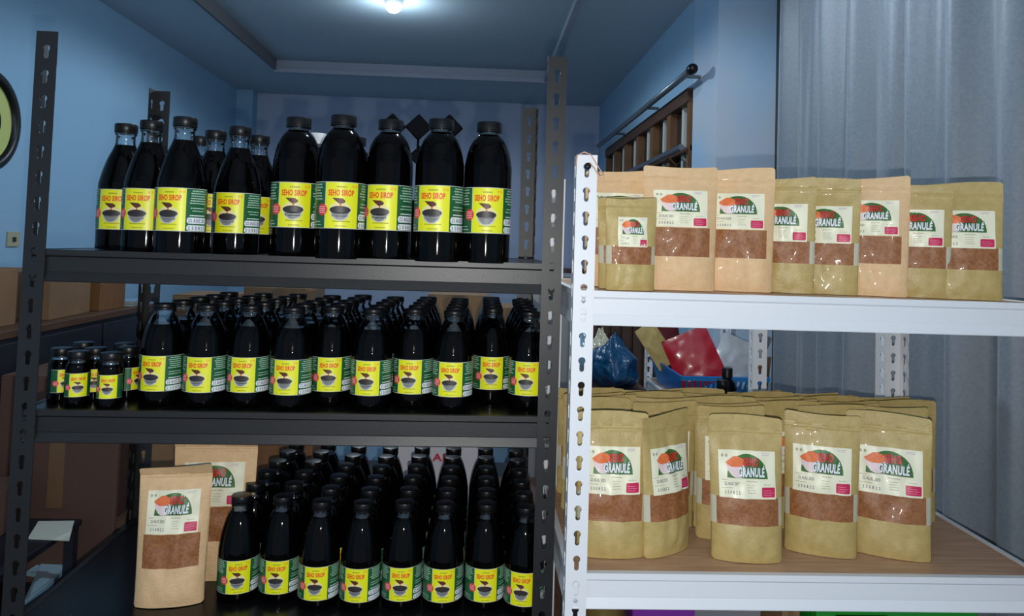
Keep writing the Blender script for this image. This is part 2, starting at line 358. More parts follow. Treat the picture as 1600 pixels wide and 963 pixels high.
# ------------------------------------------------------------------ racks
def keyhole(cx, cz, R=.0064, s=.0041, drop=.0155):
    """closed outline of a keyhole: round above, slot below, ordered by angle about its middle"""
    a0 = math.asin(s/R); p = []
    for k in range(11):
        t = -PI/2+a0 + (2*PI-2*a0)*k/10; p.append((cx+R*math.cos(t), cz+R*math.sin(t)))
    for k in range(6):
        t = PI + PI*k/5; p.append((cx+s*math.cos(t), cz-drop+s*math.sin(t)))
    return p
def flange(bm, w0, w1, z0, z1, pitch, plane, th, top_first):
    """perforated strip; plane(u,t,z) -> point"""
    def cell(a, b, hole):
        if not hole:
            box_pts = [(w0, a), (w1, a), (w1, b), (w0, b)]
            f = [bm.verts.new(plane(u, 0, z)) for u, z in box_pts]; g = [bm.verts.new(plane(u, th, z)) for u, z in box_pts]
            bm.faces.new(f); bm.faces.new(g[::-1])
            for i in range(4): j = (i+1) % 4; bm.faces.new((f[j], f[i], g[i], g[j]))
            return
        cx = (w0+w1)/2; cz = (a+b)/2+.004; H = keyhole(cx, cz); mz = cz-.0065
        O = []
        for u, z in H:
            d = Vector((u-cx, z-mz)); m = min(((w1-cx)/abs(d.x)) if abs(d.x) > 1e-9 else 1e9, ((b-mz) if d.y > 0 else (mz-a))/abs(d.y) if abs(d.y) > 1e-9 else 1e9)
            O.append((cx+d.x*m, mz+d.y*m))
        n = len(H)
        hf = [bm.verts.new(plane(u, 0, z)) for u, z in H]; of = [bm.verts.new(plane(u, 0, z)) for u, z in O]
        hb = [bm.verts.new(plane(u, th, z)) for u, z in H]; ob = [bm.verts.new(plane(u, th, z)) for u, z in O]
        for i in range(n):
            j = (i+1) % n
            bm.faces.new((of[i], of[j], hf[j], hf[i])); bm.faces.new((ob[j], ob[i], hb[i], hb[j])); bm.faces.new((hf[i], hf[j], hb[j], hb[i])); bm.faces.new((of[j], of[i], ob[i], ob[j]))
            if abs(O[i][0]-O[j][0]) > 1e-6 and abs(O[i][1]-O[j][1]) > 1e-6:     # the corner of the cell
                c = (w0 if min(O[i][0], O[j][0]) < w0+1e-6 else w1, a if min(O[i][1], O[j][1]) < a+1e-6 else b)
                cf = bm.verts.new(plane(c[0], 0, c[1])); cb = bm.verts.new(plane(c[0], th, c[1]))
                bm.faces.new((of[i], cf, of[j])); bm.faces.new((ob[j], cb, ob[i]))
    z = z1-top_first; cell(z, z1, False) if top_first > 0 else None
    while z-pitch > z0: cell(z-pitch, z, True); z -= pitch
    cell(z0, z, False)
def post_mesh(zt, w, pitch, sx, sy, top_first, mat_):
    """L-angle, corner at the origin; flanges run sx along x and sy along y"""
    bm = bmesh.new(); th = .0018
    if sx > 0: flange(bm, 0, w, 0, zt, pitch, lambda u, t, z: Vector((u, sy*t, z)), th, top_first)
    else: flange(bm, -w, 0, 0, zt, pitch, lambda u, t, z: Vector((u, sy*t, z)), th, top_first)
    flange(bm, .0018, w, 0, zt, pitch, lambda u, t, z: Vector((sx*t, sy*u, z)), th, top_first)
    return bm
PROF = [(0, 0), (0, -.0105), (.0034, -.0135), (.0034, -.0395), (.0038, -.0410), (-.0016, -.0570), (-.0010, -.0585), (.003, -.0585), (.012, -.0585), (.012, 0)]
def beam_bm(L, k=1.0):
    """step beam along x, its front face on y=0, top on z=0"""
    bm = bmesh.new(); a = [bm.verts.new((0, y*k, z*k)) for y, z in PROF]; b = [bm.verts.new((L, y*k, z*k)) for y, z in PROF]
    bm.faces.new(a); bm.faces.new(b[::-1])
    for i in range(len(PROF)): j = (i+1) % len(PROF); bm.faces.new((a[j], a[i], b[i], b[j]))
    return bm
def rack(name, label, loc, rz, W, D, zt, w, pitch, top_first, levels, m, board_m, edge_m, bk=1.0):
    t = thing(name, label, 'shelving rack', loc, rz)
    for (x, y, sx, sy) in ((0, 0, 1, 1), (W, 0, -1, 1), (0, D, 1, -1), (W, D, -1, -1)):
        o = obj('post', post_mesh(zt, w, pitch, sx, sy, top_first, m), m, t); o.location = (x, y, 0)
        f = obj('foot', B(min(0, sx*(w+.002)), min(0, sy*(w+.002)), 0, max(0, sx*(w+.002)), max(0, sy*(w+.002)), .012), K['cap'], o)
    me = beam_bm(W-.008, bk); fb = obj('beam', me, m, t); fb.location = (.004, .0024, levels[0])
    sb = obj('beam', beam_bm(D-.008, bk), m, t); sb.rotation_euler = (0, 0, -PI/2); sb.location = (.0024, D-.004, levels[0])
    bd = obj('shelf_board', B(.013, .0150, -.0085, W-.013, D-.0150, -.0008, 0, .0006), [board_m], t); bd.location = (0, 0, levels[0])
    rv = obj('rivet', lathe([(0, -.0022), (.0038, -.0022), (.0044, -.0012), (.0044, 0), (0, 0)], 14), m, t)
    rv.rotation_euler = (-PI/2, 0, 0); rv.data.transform(Matrix.Rotation(PI, 4, 'X')); first = True
    for z in levels:
        def c(o, loc, r):
            q = o.copy(); C.objects.link(q); q.parent = t; q.location = loc; q.rotation_euler = r; return q
        if z != levels[0]:
            c(fb, (.004, .0024, z), (0, 0, 0)); c(sb, (.0024, D-.004, z), (0, 0, -PI/2)); c(bd, (0, 0, z), (0, 0, 0))
        c(fb, (W-.004, D-.0024, z), (0, 0, PI)); c(sb, (W-.0024, .004, z), (0, 0, PI/2))
        for x in (w*.5, W-w*.5):
            for dz in (-.018, -.046):
                (c(rv, (x, 0, z+dz), rv.rotation_euler) if not first else setattr(rv, 'location', (x, 0, z+dz))); first = False
    return t
# black rack: left front corner to right front corner, measured in the room
BL = Vector((-.823, 1.385)); BR = Vector((.160, 1.4147)); BW = (BR-BL).length; BA = math.atan2(BR.y-BL.y, BR.x-BL.x); BD = .54
ZB = (1.367, 1.078, .691)
rack('black_metal_rack', 'black boltless metal shelving rack holding the dark syrup bottles', (BL.x, BL.y, 0), BA, BW, BD, 1.767, .038, .0465, .012,
     (1.367, 1.078, .691, .22), K['black'], K['boardb'], K['boardb'])
WX0, WX1, WY0, WD_ = .1705, 1.050, 1.314, .49
ZW = (1.324, .832)
rack('white_metal_rack', 'white boltless metal shelving rack in front holding the brown pouches', (WX0, WY0, 0), 0, WX1-WX0, WD_, 1.566, .037, .0430, .004,
     (1.324, .832, .40), K['white'], K['wood'], K['wedge'], 1.04)
def bl(u, v):                                                     # a point on the black rack: u along it, v back into it
    d = Vector((math.cos(BA), math.sin(BA))); n = Vector((-math.sin(BA), math.cos(BA))); return BL + d*u + n*v
#__SETTING__
# ------------------------------------------------------------------ room shell
XL, XR, YB, ZC, ZT = -2.17, 1.07, 6.73, 2.70, 2.785
YF = -.9
struct('floor', B(XL-.1, YF, -.06, 1.7, YB+.1, 0), K['floor'])
struct('wall_left', B(XL-.12, YF, 0, XL, YB, 2.95), K['wall'])
struct('wall_back', B(XL-.12, YB, 0, XR+.4, YB+.12, 2.95), K['backwall'])
struct('trim_1', B(XL, YB-.14, 0, XL+.14, YB, ZC), K['wall'])
# lower soffit all round and the raised tray in its middle
tx0, tx1, ty0, ty1 = -1.62, .50, .6, 5.80
bm = bmesh.new(); box(bm, XL, YF, ZC, tx0, YB, ZC+.25); box(bm, tx1, YF, ZC, 1.7, YB, ZC+.25); box(bm, tx0, ty1, ZC, tx1, YB, ZC+.25); box(bm, tx0, YF, ZC, tx1, ty0, ZC+.25)
box(bm, tx0, ty0, ZT, tx1, ty1, ZT+.1)
struct('ceiling', bm, K['ceil'])
struct('trim_2', B(tx0, ty1-.02, ZC-.004, tx1, ty1-.001, ZT-.002), K['trimw']); struct('trim_3', B(tx0, ty1-.055, ZC-.02, tx1, ty1-.021, ZC+.012), K['trimw'])
struct('trim_4', B(tx1-.03, ty0, ZC-.012, tx1-.001, ty1-.06, ZC+.03), K['trimw'])
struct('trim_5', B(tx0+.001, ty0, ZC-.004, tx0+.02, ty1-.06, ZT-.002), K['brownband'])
# right side: plain wall with a wooden window band, the column, then the curtained bay
win0, win1, wz0, wz1 = 3.75, 6.25, 1.45, 2.24
bm = bmesh.new(); box(bm, XR, 3.72, 0, XR+.3, YB, wz0); box(bm, XR, 3.72, wz1, XR+.3, YB, ZC); box(bm, XR, win1, wz0, XR+.3, YB, wz1); box(bm, XR+.28, 3.72, wz0, XR+.3, win1, wz1)
struct('wall_right', bm, K['wall'])
cl = struct('trim_6', B(XR, 3.33, 0, XR+.33, 3.72, ZC), K['patch'])
struct('wall_right_bay', B(1.40, YF, 0, 1.5, 3.33, ZC), K['wall'])
struct('trim_7', B(XR+.27, 3.26, 0, XR+.33, 3.325, ZC), K['pane'])
W = thing('window_1', 'row of brown wooden window frames with dark panes above the right side wall', 'window'); del W['category']; del W['label']; W['kind'] = 'structure'
obj('frame', box(box(B(XR-.02, win0, wz1-.07, XR+.06, win1, wz1), XR-.02, win0, wz0, XR+.06, win1, wz0+.06), XR+.0, win0, 1.915, XR+.05, win1, 1.945), K['darkw'], W)
n = 6; st = (win1-win0)/n
for k in range(n+1):
    y = win0+k*st; obj('mullion', B(XR-.01, max(y-.04, win0), wz0+.06, XR+.06, min(y+.04, win1), wz1-.07), K['orangew'], W)
for k in range(n):
    y = win0+k*st+.04
    for a, b in ((wz0+.06, 1.915), (1.945, wz1-.07)): obj('pane', B(XR+.03, y, a, XR+.036, y+st-.08, b), K['pane'], W)
    obj('sash_bar', B(XR+.01, y+.13, wz0+.06, XR+.03, y+.17, wz1-.07), K['lgrey'], W)
    obj('sash_bar', B(XR+.01, y+.02, wz0+.06, XR+.03, y+.04, wz1-.07), K['lgrey'], W)
# sill rail below the upper panes
tag(obj('window_rail', tube([(XR-.05, 3.74, 1.93), (XR-.05, 6.2, 1.93)], .016, 10), K['rod']), 'dark rail running along the front of the brown windows', 'rail')
r = thing('curtain_rod', 'grey metal curtain rod on brackets high along the right side wall', 'curtain rod')
rx, rz_ = .985, 2.262
obj('rod', tube([(rx, 3.46, rz_), (rx, 6.2, rz_)], .017, 12), K['rod'], r, True)
obj('finial', lathe([(0, -.03), (.022, -.03), (.026, -.01), (.026, .01), (.02, .03), (0, .035)], 14), K['cap'], r, True).matrix_local = Matrix.Translation((rx, 3.45, rz_)) @ Matrix.Rotation(PI/2, 4, 'X')
for y in (3.60, 4.45, 5.5):
    obj('bracket', tube([(rx, y, rz_), (XR, y, rz_), (XR, y, rz_+.0)], .008, 6) if False else tube([(rx, y, rz_), (XR, y, rz_)], .009, 6), K['rod'], r)
# curtain hanging in the bay
bm = bmesh.new(); g = []; ny, nz = 260, 14
for i in range(ny+1):
    y = .85+(2.98-.85)*i/ny; ph = y*2*PI/.185 + .9*math.sin(y*3.1)
    row = []
    for k in range(nz+1):
        z = .03+(2.66-.03)*k/nz
        x = 1.215 + .036*math.sin(ph+.15*math.sin(z*1.7)) + .010*math.sin(1.7*ph+1+z*.3) + .002*math.sin(4.3*ph+z)
        row.append(bm.verts.new((x, y, z)))
    g.append(row)
for i in range(ny):
    for k in range(nz): bm.faces.new((g[i][k], g[i+1][k], g[i+1][k+1], g[i][k+1]))
cu = obj('curtain', bm, K['curtain'], None, True); tag(cu, 'long blue-grey curtain hanging in folds at the right', 'curtain')
so = cu.modifiers.new('s', 'SOLIDIFY'); so.thickness = .002
# bulb
p = atY(615, 4, 4.22)
for lx, ly, pw, lab in ((p.x, p.y, 30, 'small lit round lamp in the ceiling tray'), (.30, 1.9, 29, 'added unseen second lamp, nearer in the ceiling tray, above the frame')):  # the second lamp is out of view, added to brighten column and curtain
    lt = thing('ceiling_lamp', lab, 'lamp', (lx, ly, ZT-.03))
    obj('bulb', lathe([(0, -.045), (.026, -.041), (.042, -.026), (.046, -.006), (.038, .010)], 24), K['bulb'], lt, True)
    obj('lamp_base', lathe([(.038, .0), (.052, .006), (.056, .03), (0, .03)], 24), K['capw'], lt, True)
    light('ceiling_lamp_glow', 'POINT', (lx, ly, ZT-.14), pw*.20, (.74, .88, 1), .045)
    sp = light('ceiling_lamp_light', 'SPOT', (lx, ly, ZT-.10), pw*1.7, (.74, .88, 1), .045); sp.data.spot_size = math.radians(172); sp.data.spot_blend = .25
# left wall: clock and switch
p = atX(-28, 187, XL); ck = thing('wall_clock', 'round wall clock with black rim and yellow-green face cut by left edge', 'clock', (XL, p.y, p.z), 0)
pr = [(.115, .0), (.215, .0), (.225, .01), (.225, .03), (.205, .036), (.185, .03), (.182, .012)]
o = obj('rim', lathe(pr, 48), K['clockrim'], ck, True); o.rotation_euler = (0, PI/2, 0)
o = obj('face', lathe([(0, .004), (.184, .004), (.184, .014), (0, .014)], 48), K['clockface'], ck); o.rotation_euler = (0, PI/2, 0)
o = obj('centre_disc', lathe([(0, .0145), (.10, .0145), (.10, .018), (0, .018)], 40), K['clockrim'], ck); o.rotation_euler = (0, PI/2, 0)
a, b = atX(5, 360, XL), atX(33, 387, XL); sw = thing('light_switch', 'ivory light switch plate on the left wall below the clock', 'switch', (XL, (a.y+b.y)/2, (a.z+b.z)/2))
obj('plate', B(0, -.045, -.035, .008, .045, .035, 0, .002), K['switch'], sw); obj('rocker', B(.008, -.012, -.012, .012, .012, .01, 0, .001), K['dark'], sw)
#__OBJECTS__
# ------------------------------------------------------------------ bottles, top black shelf
def H(x): return 384+.031*(x-750)
GA = 'tall clear-necked bottles on the top black shelf'
for cx, cy, turn, lab in (
    (198, 193, -22, 'clear-necked syrup bottle at the far left end of top black shelf'),
    (238, 189, -22, 'second clear-necked syrup bottle from left on top black shelf'),
    (290, 188, -26, 'third clear-necked bottle on top shelf showing green right side of label'),
    (338, 207, 0, 'clear-necked syrup bottle in back row directly left of the fourth front one'),
    (376, 201, -20, 'fourth clear-necked front bottle on top shelf, nearest to the round-shouldered bottles'),
    (406, 213, 4, 'clear-necked syrup bottle in back row touching the first round-shouldered bottle'),
    (314, 216, 0, 'half-hidden clear-necked syrup bottle behind the third one on top shelf')):
    Z = {198: 1.52, 238: 1.465, 290: 1.41, 406: 1.63}.get(cx, .223*1160/(H(cx)-cy)); put(botA, at(cx, cy, Z), ZB[0], turn, lab, GA)
GB = 'large round-shouldered bottles on the top black shelf'
for cx, Z, turn, lab in (
    (467, 1.468, -2, 'large round-shouldered syrup bottle leftmost of the five on top black shelf'),
    (537, 1.425, 3, 'second large round-shouldered syrup bottle from left on top black shelf'),
    (611, 1.46, -17, 'middle large round-shouldered syrup bottle of the five on top black shelf'),
    (690, 1.435, -13, 'fourth large round-shouldered syrup bottle, in front of diamond stoppers'),
    (765, 1.452, 2, 'large round-shouldered syrup bottle at the right end of top black shelf')):
    put(botB, at(cx, 195, Z), ZB[0], turn, lab, GB)
# partly hidden bottles behind the big ones
for cx, cy, pr, lab in ((556, 205, botB, 'large syrup bottle half hidden behind the second round-shouldered bottle'), (730, 222, botC, 'short syrup bottle half hidden behind the last two round-shouldered bottles')):
    hh = .227 if pr is botB else .157
    Z = 1.72; p = at(cx, cy, Z); o = put(pr, p, ZB[0], 0, lab, 'syrup bottles in the back of the top black shelf')
# the jar with the white lid
if True:
    j = make_bottle('white_lidded_jar', 'dark jar with a white lid behind the first two large bottles', None,
        [(.040, .002), (.042, .01), (.042, .20), (.036, .226), (.03, .236)], [(.027, .241), (.027, .246)], .236, (.0285, .243, .268), None, K['capw'])
    p = at(494, 222, 1.66); j.location = (p.x, p.y, ZB[0]); j['category'] = 'jar'
def diamond(px, py, s, Z, lab):
    p = at(px, py, Z); t = thing('stoppered_bottle', lab, 'bottle', (p.x, p.y, ZB[0]), math.atan2(-p.x, p.y), 'black bottles with diamond stoppers')
    h = p.z-ZB[0]; r = .021; n0 = h-s*.7-.01
    obj('body', lathe([(0, 0), (r, 0), (r, .006), (r, n0*.40), (r*.7, n0*.48), (.0035, n0*.52), (.003, n0+.012), (0, n0+.012)], 24), K['syrup'], t, True, 40)
    o = obj('stopper', B(-s/2, -s/2, -s/2, s/2, s/2, s/2, 0, .003), K['syrup'], t); o.rotation_euler = (0, PI/4, 0); o.location = (0, 0, h); o.scale = (1, .55, 1)
for a in ((613, 199, .043, 1.63, 'black diamond stopper sticking up behind the middle large bottle cap'),
          (654, 200, .043, 1.66, 'black diamond stopper standing free between third and fourth large bottles'),
          (702, 201, .043, 1.60, 'black diamond stopper showing right of the fourth large bottle cap'),
          (655, 245, .036, 1.73, 'low black diamond stopper just below the free-standing one')): diamond(*a)
# ------------------------------------------------------------------ bottles, middle shelf
ords = ['leftmost', 'second', 'third', 'fourth', 'fifth', 'sixth', 'seventh', 'eighth', 'ninth', 'rightmost']
front = [(252, 1.429, -26), (320, 1.430, -19), (388, 1.443, -17), (455, 1.431, -16), (517, 1.475, -5), (580, 1.449, -12), (645, 1.477, -10), (707, 1.462, -6), (767, 1.545, 2), (825, 1.495, -4)]
GC = 'half-litre bottles on the middle black shelf'
botC_first = True
cols = []
for i, (cx, Z, turn) in enumerate(front):
    p = at(cx, 590, Z); cols.append(p)
    o = copy_tree(botC); o.location = (p.x, p.y, ZB[1]); o.rotation_euler = (0, 0, math.atan2(-p.x, p.y)+math.radians(turn)); o['group'] = GC
    o['label'] = f'{ords[i]} syrup bottle{"" if i in (0, 9) else " from left"} in front row of middle black shelf'
rr = random.Random(4)
GCB = 'bottles in the rows behind on the middle black shelf'
for row in range(1, 5):
    for i, p in enumerate(cols):
        x = p.x + rr.uniform(-.0005, .0005) + .003*(1-i/9)*row; y = p.y + row*.0835
        o = copy_tree(botC); o.location = (x, y, ZB[1]); o.rotation_euler = (0, 0, rr.uniform(-1, 1)); o['group'] = GCB
        o['label'] = f'syrup bottle in the {RW[row]} row back of middle black shelf, {ORD10[i]}'
GE = 'small jars at the left end of the middle black shelf'
for (px, Z, turn, lab) in ((94, 1.42, 30, 'small syrup jar leftmost on the middle shelf, yellow sliver showing'), (121, 1.388, 6, 'small labelled syrup jar in front, second from left end of middle shelf'),
     (147, 1.435, 4, 'small syrup jar behind, between the two front labelled jars'), (172, 1.382, -8, 'small labelled syrup jar in front, nearest to the larger bottles'),
     (199, 1.46, 60, 'small syrup jar turned sideways beside the leftmost larger bottle'), (128, 1.50, 0, 'small syrup jar in back row behind the left front jar'), (192, 1.505, 0, 'small syrup jar in back row beside the larger bottles')):
    put(botE, at(px, 595, Z), ZB[1], turn, lab, GE)
# ------------------------------------------------------------------ bottles, lower shelf
GD = 'half-litre bottles on the lower black shelf'
ords = ['leftmost', 'second', 'third', 'fourth', 'fifth', 'sixth', 'seventh', 'rightmost']
cols = []
for i, (cx, turn, Z) in enumerate(((372, 0, 1.475), (437, -9, 1.48), (498, -8, 1.46), (563, -12, 1.458), (628, -2, 1.468), (692, 2, 1.468), (757, 4, 1.475), (819, -6, 1.463))):
    p = at(cx, 905, Z); cols.append(p)
    put(botD, p, ZB[2], turn, f'{ords[i]} syrup bottle{"" if i in (0, 7) else " from left"} in front row of lower black shelf', GD)
for row in range(1, 6):
    for i, p in enumerate(cols):
        x = p.x + .0025*(1-i/7)*row; y = p.y + row*.0795
        o = copy_tree(botD); o.location = (x, y, ZB[2]); o.rotation_euler = (0, 0, rr.uniform(-.5, .5)); o['group'] = 'bottles in the rows behind on the lower black shelf'
        o['label'] = f'syrup bottle in the {RW[row]} row back of lower black shelf, {ORD8[i]}'
# ------------------------------------------------------------------ pouches
def pouch_meshes(kind, W, Hh, T, seed, folded=False):
    """returns meshes for body, window, margins and label"""
    wv0, wv1, wu = (.27, .50, .40) if kind == 'peach' else (.255, .445, .43)
    lv0, lv1, lu0, lu1 = (.505, .80, -.37, .36) if kind == 'peach' else (.44, .765, -.39, .39)
    if kind == 'small': wv0, wv1, wu, lv0, lv1, lu0, lu1 = .28, .475, .40, .465, .785, -.28, .30
    kraft = K['peach'] if kind == 'peach' else K['olive']
    rs = random.Random(seed); ofs = Vector((rs.uniform(0, 99), rs.uniform(0, 99), 0))
    sk, bend = rs.uniform(-.02, .02), rs.uniform(-1, 1)
    def th(v):
        if v > .86: return 0.0
        s = 1-v/.86
        return T*(.52*s**.55 + .48*(1-(1-min(1, s*1.3))**2))*min(1, .78+v*2.4)
    def surf(u, v, side, off=0.0):
        """u in -.5...5, v 0..1; side -1 front, +1 back"""
        e = max(0, 1-(abs(u)*2)**2.2); wd = W*(1-.05*th(v)/T*(1-.4*v))
        cz = v*Hh
        y = side*(th(v)*e**.62)
        k = noise.noise(Vector((u*6, v*9, side*3))+ofs)*.0050 + noise.noise(Vector((u*13, v*4, side*5))+ofs)*.0016
        y += k*e*(1 if v < .86 else .3)*(1.0 if v > .05 else v/.05)
        y += .006*bend*math.sin(v*2.2)*v + (.004*math.sin((u+.5)*PI)*v*bend)
        if .885 < v < .905: y += side*.0012
        if folded and v > .90: y += -.018*((v-.90)/.1)*(1+.4*math.sin(u*5)); cz -= .006*((v-.9)/.1)
        x = wd*u + sk*W*v
        p = Vector((x, y, cz + (.004*math.sin(u*3+bend*2) if v > .9 else 0)*(v-.9)*10))
        if side < 0: p.y -= off
        return p
    # v levels snapped to the window
    vs_ = sorted(set([0, .012, .03] + [round(wv0*k/5, 5) for k in range(1, 6)] + [round(wv0+(wv1-wv0)*k/6, 5) for k in range(1, 7)] + [round(wv1+(.865-wv1)*k/9, 5) for k in range(1, 10)] + [.880, .884, .890, .900, .906, .925, .95, .975, .99, 1]))
    us = sorted(set([-.5, -.487, -.47, .47, .487, .5] + [round(-wu+2*wu*k/18, 5) for k in range(19)]))
    def corner(u, v):
        r = .035                                              # rounded corners
        cy = r*W/Hh
        for vv, s in ((v, -1), (1-v, 1)):
            if vv < cy and abs(u) > .5-r:
                lim = .5-r + r*math.sqrt(max(0, 1-((cy-vv)/cy)**2)); 
                if abs(u) > lim: return math.copysign(lim, u)
        return u
    body, win, mar, mar2 = bmesh.new(), bmesh.new(), bmesh.new(), bmesh.new()
    G = {}
    def V(bm, i, j, side):
        k = (id(bm), i, j, side)
        if side > 0 and (i in (0, len(us)-1)): k = (id(bm), i, j, -1)
        if k not in G:
            u, v = corner(us[i], vs_[j]), vs_[j]; G[k] = bm.verts.new(surf(u, v, side if i not in (0, len(us)-1) else -1))
        return G[k]
    for j in range(len(vs_)-1):
        for i in range(len(us)-1):
            um, vm = (us[i]+us[i+1])/2, (vs_[j]+vs_[j+1])/2
            tgt = body
            if wv0 < vm < wv1 or (kind != 'peach' and wv1 <= vm < lv1*0+wv1):
                if abs(um) < wu: tgt = win
                elif kind != 'peach': tgt = mar if um < 0 else mar2
            for side, t in ((-1, tgt), (1, body)):
                q = [V(t, i, j, side), V(t, i+1, j, side), V(t, i+1, j+1, side), V(t, i, j+1, side)]
                q = [v for n_, v in enumerate(q) if v not in q[:n_]]
                if side > 0: q.reverse()
                try: t.faces.new(q)
                except ValueError: pass
    for i in range(len(us)-1):                                 # bottom gusset, drawn up inside
        a, b = V(body, i, 0, -1), V(body, i+1, 0, -1); c, d = V(body, i+1, 0, 1), V(body, i, 0, 1)
        q = [a, d, c, b]; q = [v for n_, v in enumerate(q) if v not in q[:n_]]
        if len(q) > 2:
            try: body.faces.new(q)
            except ValueError: pass
    out = []
    for nm, bm, m in (('pouch_body', body, kraft), ('granule_window', win, K['gran']), ('clear_margin', mar, K['film']), ('clear_margin', mar2, K['film'])):
        if not bm.faces: bm.free(); continue
        me = bpy.data.meshes.new(nm); bm.to_mesh(me); bm.free(); me.materials.append(m)
        me.polygons.foreach_set('use_smooth', [True]*len(me.polygons)); me.set_sharp_from_angle(angle=math.radians(50)); out.append((nm, me))
    # label print
    P = Print(); w = (lu1-lu0)*W; h = (lv1-lv0)*Hh; x0, y0 = lu0*W, lv0*Hh
    X = lambda a: x0+a*w
    Y = lambda a: y0+a*h
    P.rect(X(0), Y(0), X(1), Y(1), K['paper'], 0)
    dome = [(X(.14), Y(.42)), (X(.86), Y(.42))] + [(X(.86-.004*k**1.25 if False else .5+.36*math.cos(t)), Y(.42+.51*math.sin(t)**.9)) for k, t in enumerate([PI*k/18 for k in range(1, 18)])]
    P.poly(dome, K['leaf'], 1)
    P.poly([(X(.12), Y(.74)), (X(.155), Y(.58)), (X(.22), Y(.47)), (X(.28), Y(.43)), (X(.40), Y(.43)), (X(.46), Y(.50)), (X(.48), Y(.74))], K['pink'], 2)
    P.poly([(X(.12), Y(.74)), (X(.16), Y(.68)), (X(.24), Y(.645)), (X(.36), Y(.65)), (X(.44), Y(.69)), (X(.47), Y(.76)), (X(.42), Y(.83)), (X(.33), Y(.88)), (X(.26), Y(.87)), (X(.18), Y(.80))], K['orange'], 3)
    P.text('SEHO', X(.435), Y(.665), X(.70), Y(.865), K['deep'], 4, .08); P.text('SEHO', X(.43), Y(.675), X(.69), Y(.86), K['dred'], 5, .05)
    P.text('GRANULÉ', X(.345), Y(.440), X(.815), Y(.715), K['deep'], 6, .09, .12); P.text('GRANULÉ', X(.335), Y(.455), X(.805), Y(.705), K['lw'], 7, .045, .12)
    P.lines(X(.76), Y(.90), X(.97), Y(.97), 2, K['lilac'], 1, 3); P.ell(X(.07), Y(.88), .022*w, .035*h, K['tgrey'], 1); P.ell(X(.14), Y(.88), .022*w, .035*h, K['tgrey'], 1)
    P.lines(X(.04), Y(.355), X(.20), Y(.39), 1, K['tgrey'], 1, 4); P.text('22 AUG 2025', X(.09), Y(.26), X(.36), Y(.325), K['ink'], 1, .01)
    P.lines(X(.04), Y(.19), X(.26), Y(.22), 1, K['tgrey'], 1, 5); P.text('2 5 0 8 2 2', X(.09), Y(.08), X(.36), Y(.145), K['ink'], 1, .01)
    P.lines(X(.48), Y(.34), X(.68), Y(.38), 1, K['tgrey'], 1, 6); P.lines(X(.49), Y(.10), X(.68), Y(.31), 4, K['tgrey'], 1, 7, False, .25)
    P.lines(X(.78), Y(.29), X(.97), Y(.32), 1, K['tgrey'], 1, 8)
    P.rrect(X(.74), Y(.04), X(.98), Y(.25), .02*w, K['magenta'], 1); P.lines(X(.77), Y(.07), X(.95), Y(.21), 3, K['tpink'], 2, 9, False, .25)
    me = P.build('label', lambda a, b, L: surf(a/W, b/Hh, -1, .0014+.00042*L), .005, .009)
    out.append(('label', me)); return out
_pm = {}
def pouch(kind, px, py, Z, z, rz, label, group, W=.132, Hh=.252, T=.024, seed=1, lean=0, folded=False, name='granule_pouch', face_cam=False):
    key = (kind, W, Hh, T, seed, folded)
    if key not in _pm: _pm[key] = pouch_meshes(*key)
    p = at(px, py, Z); t = thing(name, label, 'pouch', (p.x, p.y, z), math.radians(rz) + (math.atan2(-p.x, p.y) if face_cam else 0), group)
    t.rotation_euler = (math.radians(-lean), 0, t.rotation_euler.z)
    for nm, me in _pm[key]: link(nm, me, t)
    return t
GT = 'granule pouches on the upper white shelf'
z = ZW[0]
for k, (kind, px, Z, rz, W_, H_, T_, lab) in enumerate((
   ('peach', 965, 1.50, -4, .140, .235, .016, 'large peach kraft pouch half hidden behind the white front post'),
   ('peach', 1062, 1.435, -6, .142, .240, .022, 'large peach kraft pouch right of small pouches, first with full label'),
   ('peach', 1153, 1.460, -17, .136, .240, .022, 'second large peach kraft pouch, tall, right of the first full one'),
   ('olive', 1219, 1.470, -28, .132, .228, .017, 'olive kraft pouch squeezed between the tall peach pouch and next olive one'),
   ('olive', 1286, 1.465, -28, .132, .226, .017, 'second olive kraft pouch on upper shelf, glare across its red lettering'),
   ('peach', 1362, 1.450, -27, .132, .232, .016, 'slim peach kraft pouch standing between olive pouches on upper shelf'),
   ('olive', 1427, 1.450, -27, .132, .222, .017, 'olive kraft pouch second from the right end of upper white shelf'),
   ('olive', 1507, 1.425, -20, .134, .222, .019, 'olive kraft pouch at the right end of upper white shelf'))):
    pouch(kind, px, 400, Z, z, rz, lab, GT, W_, H_, T_, seed=k+1)

